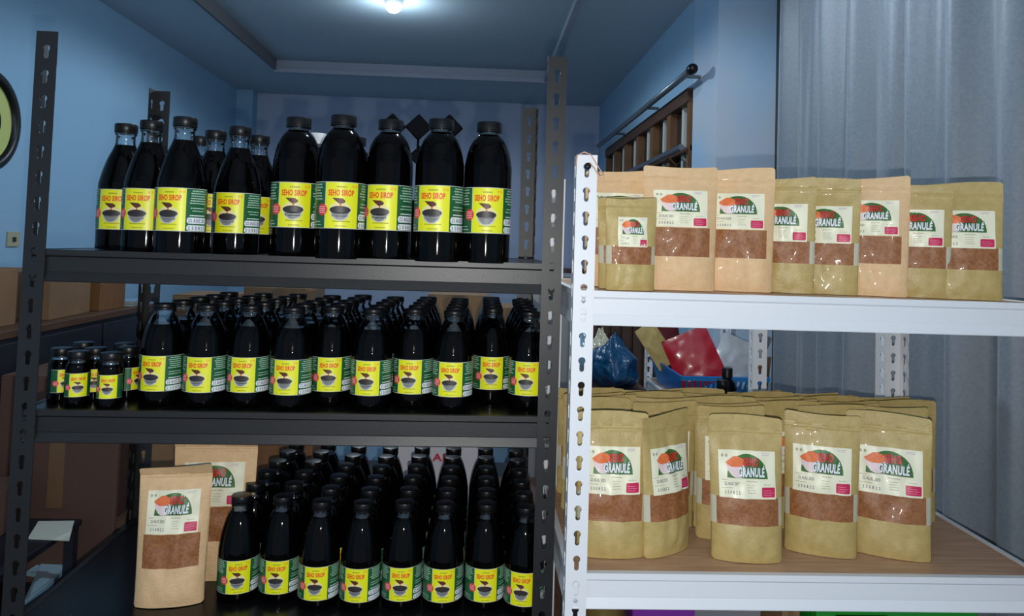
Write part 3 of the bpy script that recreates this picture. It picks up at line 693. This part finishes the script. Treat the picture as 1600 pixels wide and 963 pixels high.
for px, Z, rz, lab, sd in ((973, 1.425, 2, 'small olive kraft pouch mostly hidden behind its twin by white post', 41), (985, 1.378, 4, 'small olive kraft pouch in front by the white post, full label', 42)):
    pouch('small', px, 400, Z, z, rz, lab, GT, .097, .172, .016, seed=sd, name='small_granule_pouch')
GL = 'granule pouches in front on the lower white shelf'; z = ZW[1]
for k, (px, Z, rz, W_, H_, T_, lean, lab) in enumerate((
   (956, 1.385, -2, .134, .258, .026, 2, 'olive kraft pouch on lower white shelf partly covered by the white post'),
   (1043, 1.410, 34, .128, .256, .024, 2, 'olive kraft pouch turned rightwards, second in front on lower white shelf'),
   (1168, 1.385, -6, .136, .258, .027, 2, 'olive kraft pouch nearest to the shelf edge, middle of lower white shelf'),
   (1282, 1.425, -20, .136, .264, .027, 2, 'olive kraft pouch second from right in front on lower white shelf'),
   (1390, 1.425, -24, .150, .262, .027, 2, 'wide olive kraft pouch at the right end of lower white shelf front'),
   (1138, 1.485, -3, .134, .262, .022, 0, 'olive kraft pouch behind, its label edge showing between second and middle pouches'),
   (1300, 1.505, -8, .134, .262, .020, 0, 'olive kraft pouch standing close behind the second pouch from right'),
   (1392, 1.525, -10, .134, .262, .020, 0, 'olive kraft pouch standing close behind the wide right-end pouch'))):
    pouch('olive', px, 760, Z, z, rz, lab, GL, W_, H_, T_, seed=20+k, lean=lean)
GR = 'granule pouches packed in rows on the lower white shelf'
rr = random.Random(11)
PR = ['foremost', 'second', 'middle', 'fourth', 'rearmost']; PO = ['leftmost behind the post', 'second from left', 'third from left', 'fourth from left', 'fifth from left', 'at the right end']
for row in range(5):
    y = 1.540 + row*.050
    for k in range(6 - (row > 3)):
        x = .262 + (k)*.1335 + rr.uniform(-.006, .006) + (.012 if row % 2 else 0)
        if row == 0 and k > 4: continue
        if row == 0 and k in (3, 4): yy = y+.01
        else: yy = y
        t = pouch('olive', 0, 0, 1, z, 0, f'olive kraft pouch top edge, {PR[row]} packed row of lower white shelf, {PO[k]}', GR, .134, (.256, .255, .251, .247, .243)[row], .0145, seed=60+(k+row) % 3)
        t.location = (x, yy+rr.uniform(-.003, .003) , z); t.rotation_euler = (0, 0, math.radians(rr.uniform(-4, 4)))
GK = 'peach kraft pouches at the left of the lower black shelf'
pouch('peach', 269, 850, 1.435, ZB[2], 10, 'peach kraft pouch with folded top in front, left of lower black shelf', GK, .132, .268, .026, seed=81, lean=3, folded=True)
pouch('peach', 331, 850, 1.545, ZB[2], 6, 'taller peach kraft pouch behind the folded-top one on lower black shelf', GK, .166, .296, .020, seed=82, lean=0, folded=True)
# cord tied through the top hole of the white post
p = Vector((WX0+.012, WY0-.003, 1.562))
tag(obj('cord', tube([p+Vector(q) for q in ((-.014, .002, -.018), (-.012, 0, .002), (0, -.001, .008), (.012, -.002, .004), (.022, -.003, -.012), (.034, -.004, -.030), (.036, -.004, -.037), (.030, -.004, -.039), (.020, -.003, -.022), (.010, -.001, -.010))], .0011, 8), K['cable'], None, True),
    'thin beige cord looped through the top hole of the white post', 'cord')
tag(obj('peg', lathe([(0, 0), (.0055, .001), (.0062, .004), (.0055, .006), (0, .0065)], 16), K['cap'], None, True), 'black peg in the top hole of the white post', 'peg')
o = bpy.data.objects['peg']; o.rotation_euler = (PI/2, 0, 0); o.location = (WX0+.0195, WY0+.0012, 1.566-.0205)
# ------------------------------------------------------------------ second white rack along the right wall
RX, RY0, RY1 = .752, 1.99, 3.29
t = rack('white_metal_rack', 'second white metal rack standing behind, along the right wall by curtain', (RX, RY0, 0), 0, .375, RY1-RY0, 1.50, .037, .0430, .004,
     (.835, .40), K['white'], K['wood'], K['wedge'], 1.0)
ZR = .835
# blue basket with slatted sides
def basket(loc, rz, L, Wd, Hh, name, label, m, slat=.010):
    t = thing(name, label, 'basket', loc, math.radians(rz))
    obj('base', B(-L*.42, -Wd*.42, 0, L*.42, Wd*.42, .005), m, t)
    bm = bmesh.new(); n = 4
    def ring(z, k): return [(-L/2*k, -Wd/2*k, z), (L/2*k, -Wd/2*k, z), (L/2*k, Wd/2*k, z), (-L/2*k, Wd/2*k, z)]
    for z0, z1, k0, k1 in ((Hh-.016, Hh, .985, 1.0), (0, .014, .84, .85)):
        for j in range(4):
            a, b = ring(z0, k0)[j], ring(z0, k0)[(j+1) % 4]; c, d = ring(z1, k1)[(j+1) % 4], ring(z1, k1)[j]
            V = [bm.verts.new(q) for q in (a, b, c, d)]; bm.faces.new(V)
    r_ = obj('rim', bm, m, t); s = r_.modifiers.new('s', 'SOLIDIFY'); s.thickness = .006; s.offset = 0
    me = None
    for j in range(4):
        ln = L if j % 2 == 0 else Wd; cnt = int(ln*.9/(slat*1.9))
        for i in range(cnt):
            u = (i+.5)/cnt-.5
            a = Vector((u*ln*.82, -(Wd if j % 2 == 0 else L)/2*.85, .008)); b = Vector((u*ln*.95, -(Wd if j % 2 == 0 else L)/2*.99, Hh-.006))
            if me is None:
                o = obj('slat', B(-slat/2, -.0015, 0, slat/2, .0015, 1), m, t); me = o.data
            else: o = link('slat', me, t)
            R = Matrix.Rotation(j*PI/2, 4, 'Z'); d = R @ b - R @ a; zq = d.to_track_quat('Z', 'Y')
            o.location = R @ a; xaxis = R.to_3x3() @ Vector((1, 0, 0)); zz = d.normalized(); yy = zz.cross(xaxis).normalized(); xx = yy.cross(zz)
            mm = Matrix((xx*1, yy*1, zz*d.length)).transposed().to_4x4(); mm.translation = R @ a; o.matrix_local = mm
    return t
basket((.925, 2.97, ZR), 0, .33, .50, .105, 'plastic_basket', 'blue plastic slatted basket full of foil pouches on the rear white rack', K['baskb'])
def foil(px, py, Z, w, h, T, mt, name, label, rx, ry, rz, seed, cat='pouch'):
    bm = bmesh.new(); n, m2 = 14, 16; ofs = Vector((seed*7.3, seed*3.1, 0)); G2 = {}
    for sd in (-1, 1):
        for i in range(n+1):
            for j in range(m2+1):
                u, v = i/n-.5, j/m2
                e = (1-(2*abs(u))**3)*max(0, math.sin(PI*min(1, v*1.0+.04)*.92))**.7
                if (i in (0, n) or j in (0, m2)) and sd > 0: G2[sd, i, j] = G2[-1, i, j]; continue
                y = sd*T*e + noise.noise(Vector((u*5, v*6, sd))+ofs)*.006*(e > .01)
                G2[sd, i, j] = bm.verts.new((u*w, y, (v-.5)*h))
        for i in range(n):
            for j in range(m2):
                try: bm.faces.new((G2[sd, i, j], G2[sd, i+1, j], G2[sd, i+1, j+1], G2[sd, i, j+1]))
                except ValueError: pass
    o = obj(name, bm, mt, None, True, 60); o.location = at(px, py, Z); o.rotation_euler = [math.radians(a) for a in (rx, ry, rz)]
    return tag(o, label, cat)
foil(1085, 562, 2.88, .185, .215, .016, K['redfoil'], 'foil_pouch', 'shiny red foil pouch leaning in the blue basket', -14, -24, -8, 1)
foil(1150, 565, 2.90, .170, .18, .014, K['silver'], 'foil_pouch', 'shiny silver foil pouch tilted in the blue basket right of the red', -18, 24, -6, 2)
foil(1025, 540, 3.05, .09, .19, .008, K['olive'], 'kraft_pouch', 'empty olive kraft pouch leaning out at the left of the blue basket', -6, -34, 4, 3)
foil(1046, 540, 3.10, .11, .20, .02, K['maroon'], 'cloth_bundle', 'dark red cloth bundle behind the red foil pouch', 0, -10, 20, 4, 'cloth')
foil(1180, 558, 3.08, .06, .20, .01, K['greyp'], 'grey_pouch', 'dark grey pouch corner behind the silver foil pouch', -6, 26, -10, 5)
foil(1180, 582, 3.08, .12, .14, .02, K['carton'], 'brown_packet', 'light brown packet low behind the silver foil pouch', 0, 6, 0, 6, 'packet')
# small bottles beside the basket, on the same rack
def small_bottle(px, Z, h, r, m, cm, label, group=None):
    p = at(px, 600, Z); t = thing('small_bottle', label, 'bottle', (p.x, p.y, ZR), 0, group)
    obj('body', lathe([(0, 0), (r, 0), (r, h*.6), (r*.8, h*.72), (r*.42, h*.8), (r*.42, h*.84), (0, h*.84)], 20), m, t, True, 40)
    obj('cap', lathe([(0, h*.82), (r*.55, h*.82), (r*.55, h*.985), (r*.5, h), (0, h)], 20), cm, t, True, 40); return t
small_bottle(1136, 2.50, .175, .032, K['syrup'], K['cap'], 'black-capped dark bottle standing before the blue basket, tallest one')
small_bottle(1129, 2.41, .150, .034, K['syrup'], K['cap'], 'wide black-capped dark bottle, front left of those before the blue basket')
small_bottle(1151, 2.38, .118, .028, K['syrup'], K['cap'], 'low dark bottle between the black-capped ones and the red-capped one')
small_bottle(1177, 2.44, .180, .026, K['teal'], K['rcap'], 'small bottle with red cap and teal liquid by the rear white post')
small_bottle(1187, 2.32, .100, .020, K['teal'], K['hatch'], 'tiny bottle with gold lid right beside the rear white post')
small_bottle(1238, 2.30, .130, .028, K['navy'], K['capw'], 'dark jar with pale lid right of the rear white post')
# blue plastic bag on a carton
def blob(name, label, cat, loc, r, m, seed, neck=True, amp=.25):
    bm = bmesh.new(); bmesh.ops.create_icosphere(bm, subdivisions=5, radius=1)
    for v in bm.verts:
        d = v.co.normalized(); k = 1 + amp*noise.noise(d*1.8+Vector((seed, 0, 0))) + amp*.4*abs(noise.noise(d*5+Vector((0, seed, 0)))) + amp*.2*noise.noise(Vector((d.x*9, d.y*9, d.z*3)))
        a = math.atan2(d.y, d.x)
        if neck and d.z > .35: q = (d.z-.35)/.65; k *= (1-.42*q); d = Vector((d.x*(1-.55*q), d.y*(1-.55*q), d.z*(1+.85*q))); k *= 1+.10*math.sin(a*9)*q
        v.co = Vector((d.x*r[0]*k, d.y*r[1]*k, max(d.z*r[2]*k, -r[2]*.8)))
    o = obj(name, bm, m, None, True); o.location = loc; return tag(o, label, cat)
p = Vector((.545, 2.95, .92))
blob('plastic_bag', 'knotted blue plastic bag standing left of the rear white rack', 'bag', (p.x, p.y, p.z+.015), (.100, .10, .10), K['bag'], 3)
blob('plastic_bag', 'pale blue plastic bag half hidden between the two front racks', 'bag', (p.x-.115, p.y+.20, p.z+.03), (.06, .07, .11), K['bluepk'], 5)
blob('plastic_bag', 'milky white plastic bag behind the blue knotted bag', 'bag', (p.x-.005, p.y+.24, p.z+.03), (.06, .05, .09), K['film'], 8)
cb = thing('side_table', 'low dark wooden side table under the blue plastic bag', 'table', (p.x-.05, p.y+.14, 0))
obj('table_top', B(-.17, -.28, p.z-.100, .19, .30, p.z-.075, 0, .004), K['darkw'], cb)
for x in (-.165, .155):
    for y in (-.26, .26): obj('leg', B(x, y, 0, x+.03, y+.03, p.z-.100), K['darkw'], cb)
# bookcase-like dark red panels seen behind the bag
bk = thing('slatted_cabinet', 'dark reddish-brown slatted cabinet behind the blue plastic bag', 'cabinet', (.74, 4.3, 0))
obj('body', B(-.22, .03, 0, .30, .30, 1.27), K['darkw'], bk)
for k in range(8): obj('slat', B(-.21+k*.064, 0, .05, -.165+k*.064, .03, 1.25), K['cartonr'], bk)
# things on the bottom shelf of the white rack
zb = .40
q = thing('purple_bin', 'purple plastic bin under the lower white shelf', 'bin', (.37, 1.48, zb))
def tapered(bm, a0, b0, a1, b1, z0, z1, th=.003):
    lo = [(-a0, -b0), (a0, -b0), (a0, b0), (-a0, b0)]; hi = [(-a1, -b1), (a1, -b1), (a1, b1), (-a1, b1)]
    o0 = [bm.verts.new((x, y, z0)) for x, y in lo]; o1 = [bm.verts.new((x, y, z1)) for x, y in hi]
    i1 = [bm.verts.new((x*(1-th/a1), y*(1-th/b1), z1)) for x, y in hi]; i0 = [bm.verts.new((x*(1-th/a0), y*(1-th/b0), z0+th)) for x, y in lo]
    for k in range(4):
        j = (k+1) % 4
        bm.faces.new((o0[k], o0[j], o1[j], o1[k])); bm.faces.new((o1[k], o1[j], i1[j], i1[k])); bm.faces.new((i1[k], i1[j], i0[j], i0[k]))
    bm.faces.new(o0[::-1]); bm.faces.new(i0); return bm
obj('bin_body', tapered(bmesh.new(), .045, .055, .060, .07, 0, .345), K['purple'], q)
obj('rim', box(box(box(B(-.064, -.074, .335, .064, -.068, .350), -.064, .068, .335, .064, .074, .350), -.064, -.074, .335, -.058, .074, .350), .058, -.074, .335, .064, .074, .350), K['purple'], q)
j = make_bottle('storage_jar', 'round brownish jar with gold lid beside the white front post, bottom shelf', None, [(.04, .002), (.045, .01), (.045, .25), (.045, .29)], [(.045, .295), (.043, .30)], .29, (.047, .30, .335), None, K['hatch'])
j.location = (.262, 1.46, zb); j['category'] = 'jar'
g = thing('plastic_crate', 'green plastic crate under the right part of lower white shelf', 'crate', (.81, 1.52, zb))
obj('crate_body', tapered(bmesh.new(), .13, .10, .15, .12, 0, .30), K['greenp'], g)
obj('rim', box(box(box(B(-.156, -.126, .300, .156, -.110, .335, 0, .003), -.156, .110, .300, .156, .126, .335), -.156, -.110, .300, -.140, .110, .335), .140, -.110, .300, .156, .110, .335), K['greenp'], g)
obj('handle', B(-.12, -.134, .312, -.02, -.126, .328, 0, .002), K['cap'], g)
q = thing('grey_tray', 'tilted grey plastic tray between purple bin and green crate', 'tray', (.53, 1.56, zb), math.radians(-14))
obj('tray_body', tapered(bmesh.new(), .05, .04, .075, .05, 0, .325), K['greyp'], q); obj('rim', box(B(-.078, -.055, .322, .078, -.048, .334), -.078, .048, .322, .078, .055, .334), K['bluepk'], q)
q = thing('carton', 'brown carton standing upright beside the grey tray on bottom shelf', 'box', (.60, 1.47, zb)); 
obj('carton_body', B(-.0, -.05, 0, .035, .08, .32, 0, .002), K['carton'], q); obj('tape', B(.012, -.0515, 0, .022, -.0495, .32), K['tape'], q)
# ------------------------------------------------------------------ left background: cabinet with cartons and clutter
cb = thing('cabinet', 'long dark navy cabinet along the left wall behind the black rack', 'cabinet', (XL+.03, 2.0, 0))
cw = 2.17-.03-1.40
obj('body', B(0, 0, .05, cw, 1.30, 1.075), K['navy'], cb); obj('plinth', B(.02, .02, 0, cw-.03, 1.28, .05), K['cap'], cb)
obj('cabinet_top', B(-.01, -.01, 1.075, cw+.01, 1.31, 1.10, 0, .003), K['darkw'], cb)
for k in range(3):
    o = obj('door', B(cw, .02+k*.425, .07, cw+.008, .43+k*.425, 1.06, 0, .002), K['navy'], cb); obj('handle', B(cw+.008, .38+k*.425, .7, cw+.014, .39+k*.425, .8), K['rod'], o)
def carton(x0, y0, z0, x1, y1, z1, label, m=None, rz=0, flap=True):
    t = thing('carton', label, 'box', ((x0+x1)/2, (y0+y1)/2, z0), math.radians(rz)); a, b, h = (x1-x0)/2, (y1-y0)/2, z1-z0
    obj('carton_body', B(-a, -b, 0, a, b, h-.002, 0, .003), m or K['carton'], t)
    obj('tape', box(B(-.022, -b-.0008, h*.62, .022, -b+.0005, h), -.022, -b, h-.002, .022, b, h-.0008), K['tape'], t)
    if flap:
        obj('flap', B(-a+.002, -b+.001, h-.002, a-.002, -.001, h+.001), m or K['carton'], t); obj('flap', B(-a+.002, .001, h-.002, a-.002, b-.001, h+.001), m or K['carton'], t)
    return t
zt = 1.10
carton(-1.80, 2.10, zt, -1.46, 2.44, zt+.18, 'brown carton behind the left black post on the dark cabinet')
carton(-1.78, 2.56, zt, -1.44, 2.86, zt+.16, 'brown carton right of the left post on the dark cabinet', None, 4)
carton(-1.62, 2.92, zt, -1.43, 3.10, zt+.11, 'orange-brown small carton at the end of the dark cabinet', K['orangew'], -3)
carton(-2.08, 2.2, zt, -1.84, 2.5, zt+.22, 'reddish carton against the left wall above the dark cabinet', K['cartonr'])
ps = thing('paper_stack', 'stack of white paper sheets at the cabinet end seen under the shelf', 'papers', (-1.50, 3.20, zt), .2)
for k in range(4): obj('sheet', B(-.07+k*.006, -.06-k*.004, k*.006, .07+k*.003, .05, k*.006+.005), K['sheet'] if k % 2 == 0 else K['bluepk'], ps)
carton(-1.72, 3.14, zt, -1.60, 3.28, zt+.12, 'small white carton at the far end of the dark cabinet', K['boxw'])
# big cartons on the floor left of the black rack
carton(-1.36, 2.22, 0, -1.02, 2.56, .98, 'tall brown carton standing on the floor beyond the lower shelf', K['cartonr'])
carton(-1.90, 1.55, 0, -1.45, 1.90, .86, 'large brown carton at the left edge on the floor', K['cartonr'])
def onz(px, py, z):
    d = at(px, py, 1.0)-EYE; return EYE + d*((z-EYE.z)/d.z)
lr = thing('low_table', 'low dark table with papers left of the black rack', 'table', (-1.16, 1.92, 0))
lx0, lx1, ly0, ly1 = -1.80, -1.18, 1.93, 2.20
for q in ((onz(128, 812, .60)),): lx1 = q.x; ly1 = q.y
lr.location = (lx1, ly1, 0)
obj('table_top', B(-.30, -.42, .585, 0, 0, .60), K['navy'], lr); obj('lower_shelf', B(-.28, -.40, .42, -.02, -.02, .435), K['navy'], lr)
for x in (-.295, -.03):
    for y in (-.415, -.03): obj('leg', B(x, y, 0, x+.025, y+.025, .585), K['navy'], lr)
def slab(name, px, z, th, m, label, cat):
    q = [onz(a, b, z) for a, b in px]; bm = bmesh.new()
    lo = [bm.verts.new(v) for v in q]; hi = [bm.verts.new(v+Vector((0, 0, th*(1+.25*(k % 2))))) for k, v in enumerate(q)]
    bm.faces.new(lo[::-1]); bm.faces.new(hi)
    for k in range(4): j = (k+1) % 4; bm.faces.new((lo[k], lo[j], hi[j], hi[k]))
    c = sum(q, Vector())/4
    for v in bm.verts: v.co -= c
    o = obj(name, bm, m); o.location = c; return tag(o, label, cat)
slab('paper_sheet', ((43, 843), (108, 846), (116, 815), (60, 816)), .601, .002, K['sheet'], 'cream paper sheet lying on the low dark table', 'paper')
slab('wrapped_pack', ((36, 948), (76, 920), (118, 880), (66, 884)), .436, .012, K['bluepk'], 'pale blue plastic-wrapped pack on the lower shelf of low table, front', 'pack')
slab('wrapped_pack', ((40, 900), (60, 903), (104, 868), (92, 866)), .436, .010, K['bluepk'], 'narrow pale blue plastic-wrapped pack lying behind on the lower shelf', 'pack')
carton(lx1-.29, ly1-.15, .601, lx1-.14, ly1-.02, .72, 'small reddish carton on the low dark table', K['cartonr'])
# table and boxes behind the rack, seen between the shelves
tb = thing('work_table', 'pale blue cloth-covered table in the room behind the black rack', 'table', (-.55, 3.3, 0))
obj('table_top', B(-.72, -.35, .92, .80, .55, .95, 0, .004), K['cloth'], tb); obj('tablecloth', B(-.72, -.356, .55, .80, -.35, .92), K['cloth'], tb)
for x in (-.70, .76):
    for y in (-.33, .50): obj('leg', B(x, y, 0, x+.03, y+.03, .92), K['darkw'], tb)
for a in ((-1.22, 3.05, .951, -.98, 3.3, 1.16, 'brown carton leftmost on the blue table'), (-.93, 3.02, .951, -.66, 3.28, 1.20, 'second brown carton on the blue table'), (-.2, 3.05, .951, .05, 3.3, 1.19, 'brown carton on the right of the blue table'), (.10, 3.1, .951, .3, 3.35, 1.14, 'small brown carton at the right end of blue table')): carton(*a)
# white lettered carton right behind the lower shelf, on a low bench
bn = thing('bench', 'low dark bench right behind the black rack', 'bench', (-.36, 2.35, 0))
obj('seat_board', B(-.62, -.20, .58, .66, .22, .61), K['darkw'], bn)
for x in (-.6, .61):
    for y in (-.18, .17): obj('leg', B(x, y, 0, x+.03, y+.03, .58), K['darkw'], bn)
a_, b_ = atY(618, 690, 2.2), atY(746, 735, 2.2); pass
wbx = thing('lettered_carton', 'white carton with red letters behind the lower shelf bottles', 'box', ((a_.x+b_.x)/2, 2.2, .611))
hh = 1.03-.611; wd = (b_.x-a_.x)/2
obj('carton_body', B(-wd, 0, 0, wd, .20, hh, 0, .003), K['boxw'], wbx)
P = Print(); cz = at(692, 710, 2.2).z-.611; P.text('AID', -.012, cz-.010, .055, cz+.012, K['inkr'], 0, .03); me = P.build('lettering', lambda u, v, L: Vector((u, -.0006, v)), .1); link('lettering', me, wbx)
carton(-.72, 2.2, .611, -.46, 2.42, .98, 'orange-brown carton left of the white lettered carton', K['orangew'])
carton(-.96, 2.22, .611, -.74, 2.42, .97, 'grey-brown carton at the left end of the bench')
# grey box seen in the gap between the two racks
gb = thing('storage_box', 'grey storage box in the gap between black and white racks', 'box', (.245, 2.6, 0)); obj('box_body', B(-.09, 0, 0, .12, .25, 1.28, 0, .004), K['greyp'], gb); obj('lid', B(-.095, -.005, 1.28, .125, .255, 1.30, 0, .003), K['greyp'], gb)
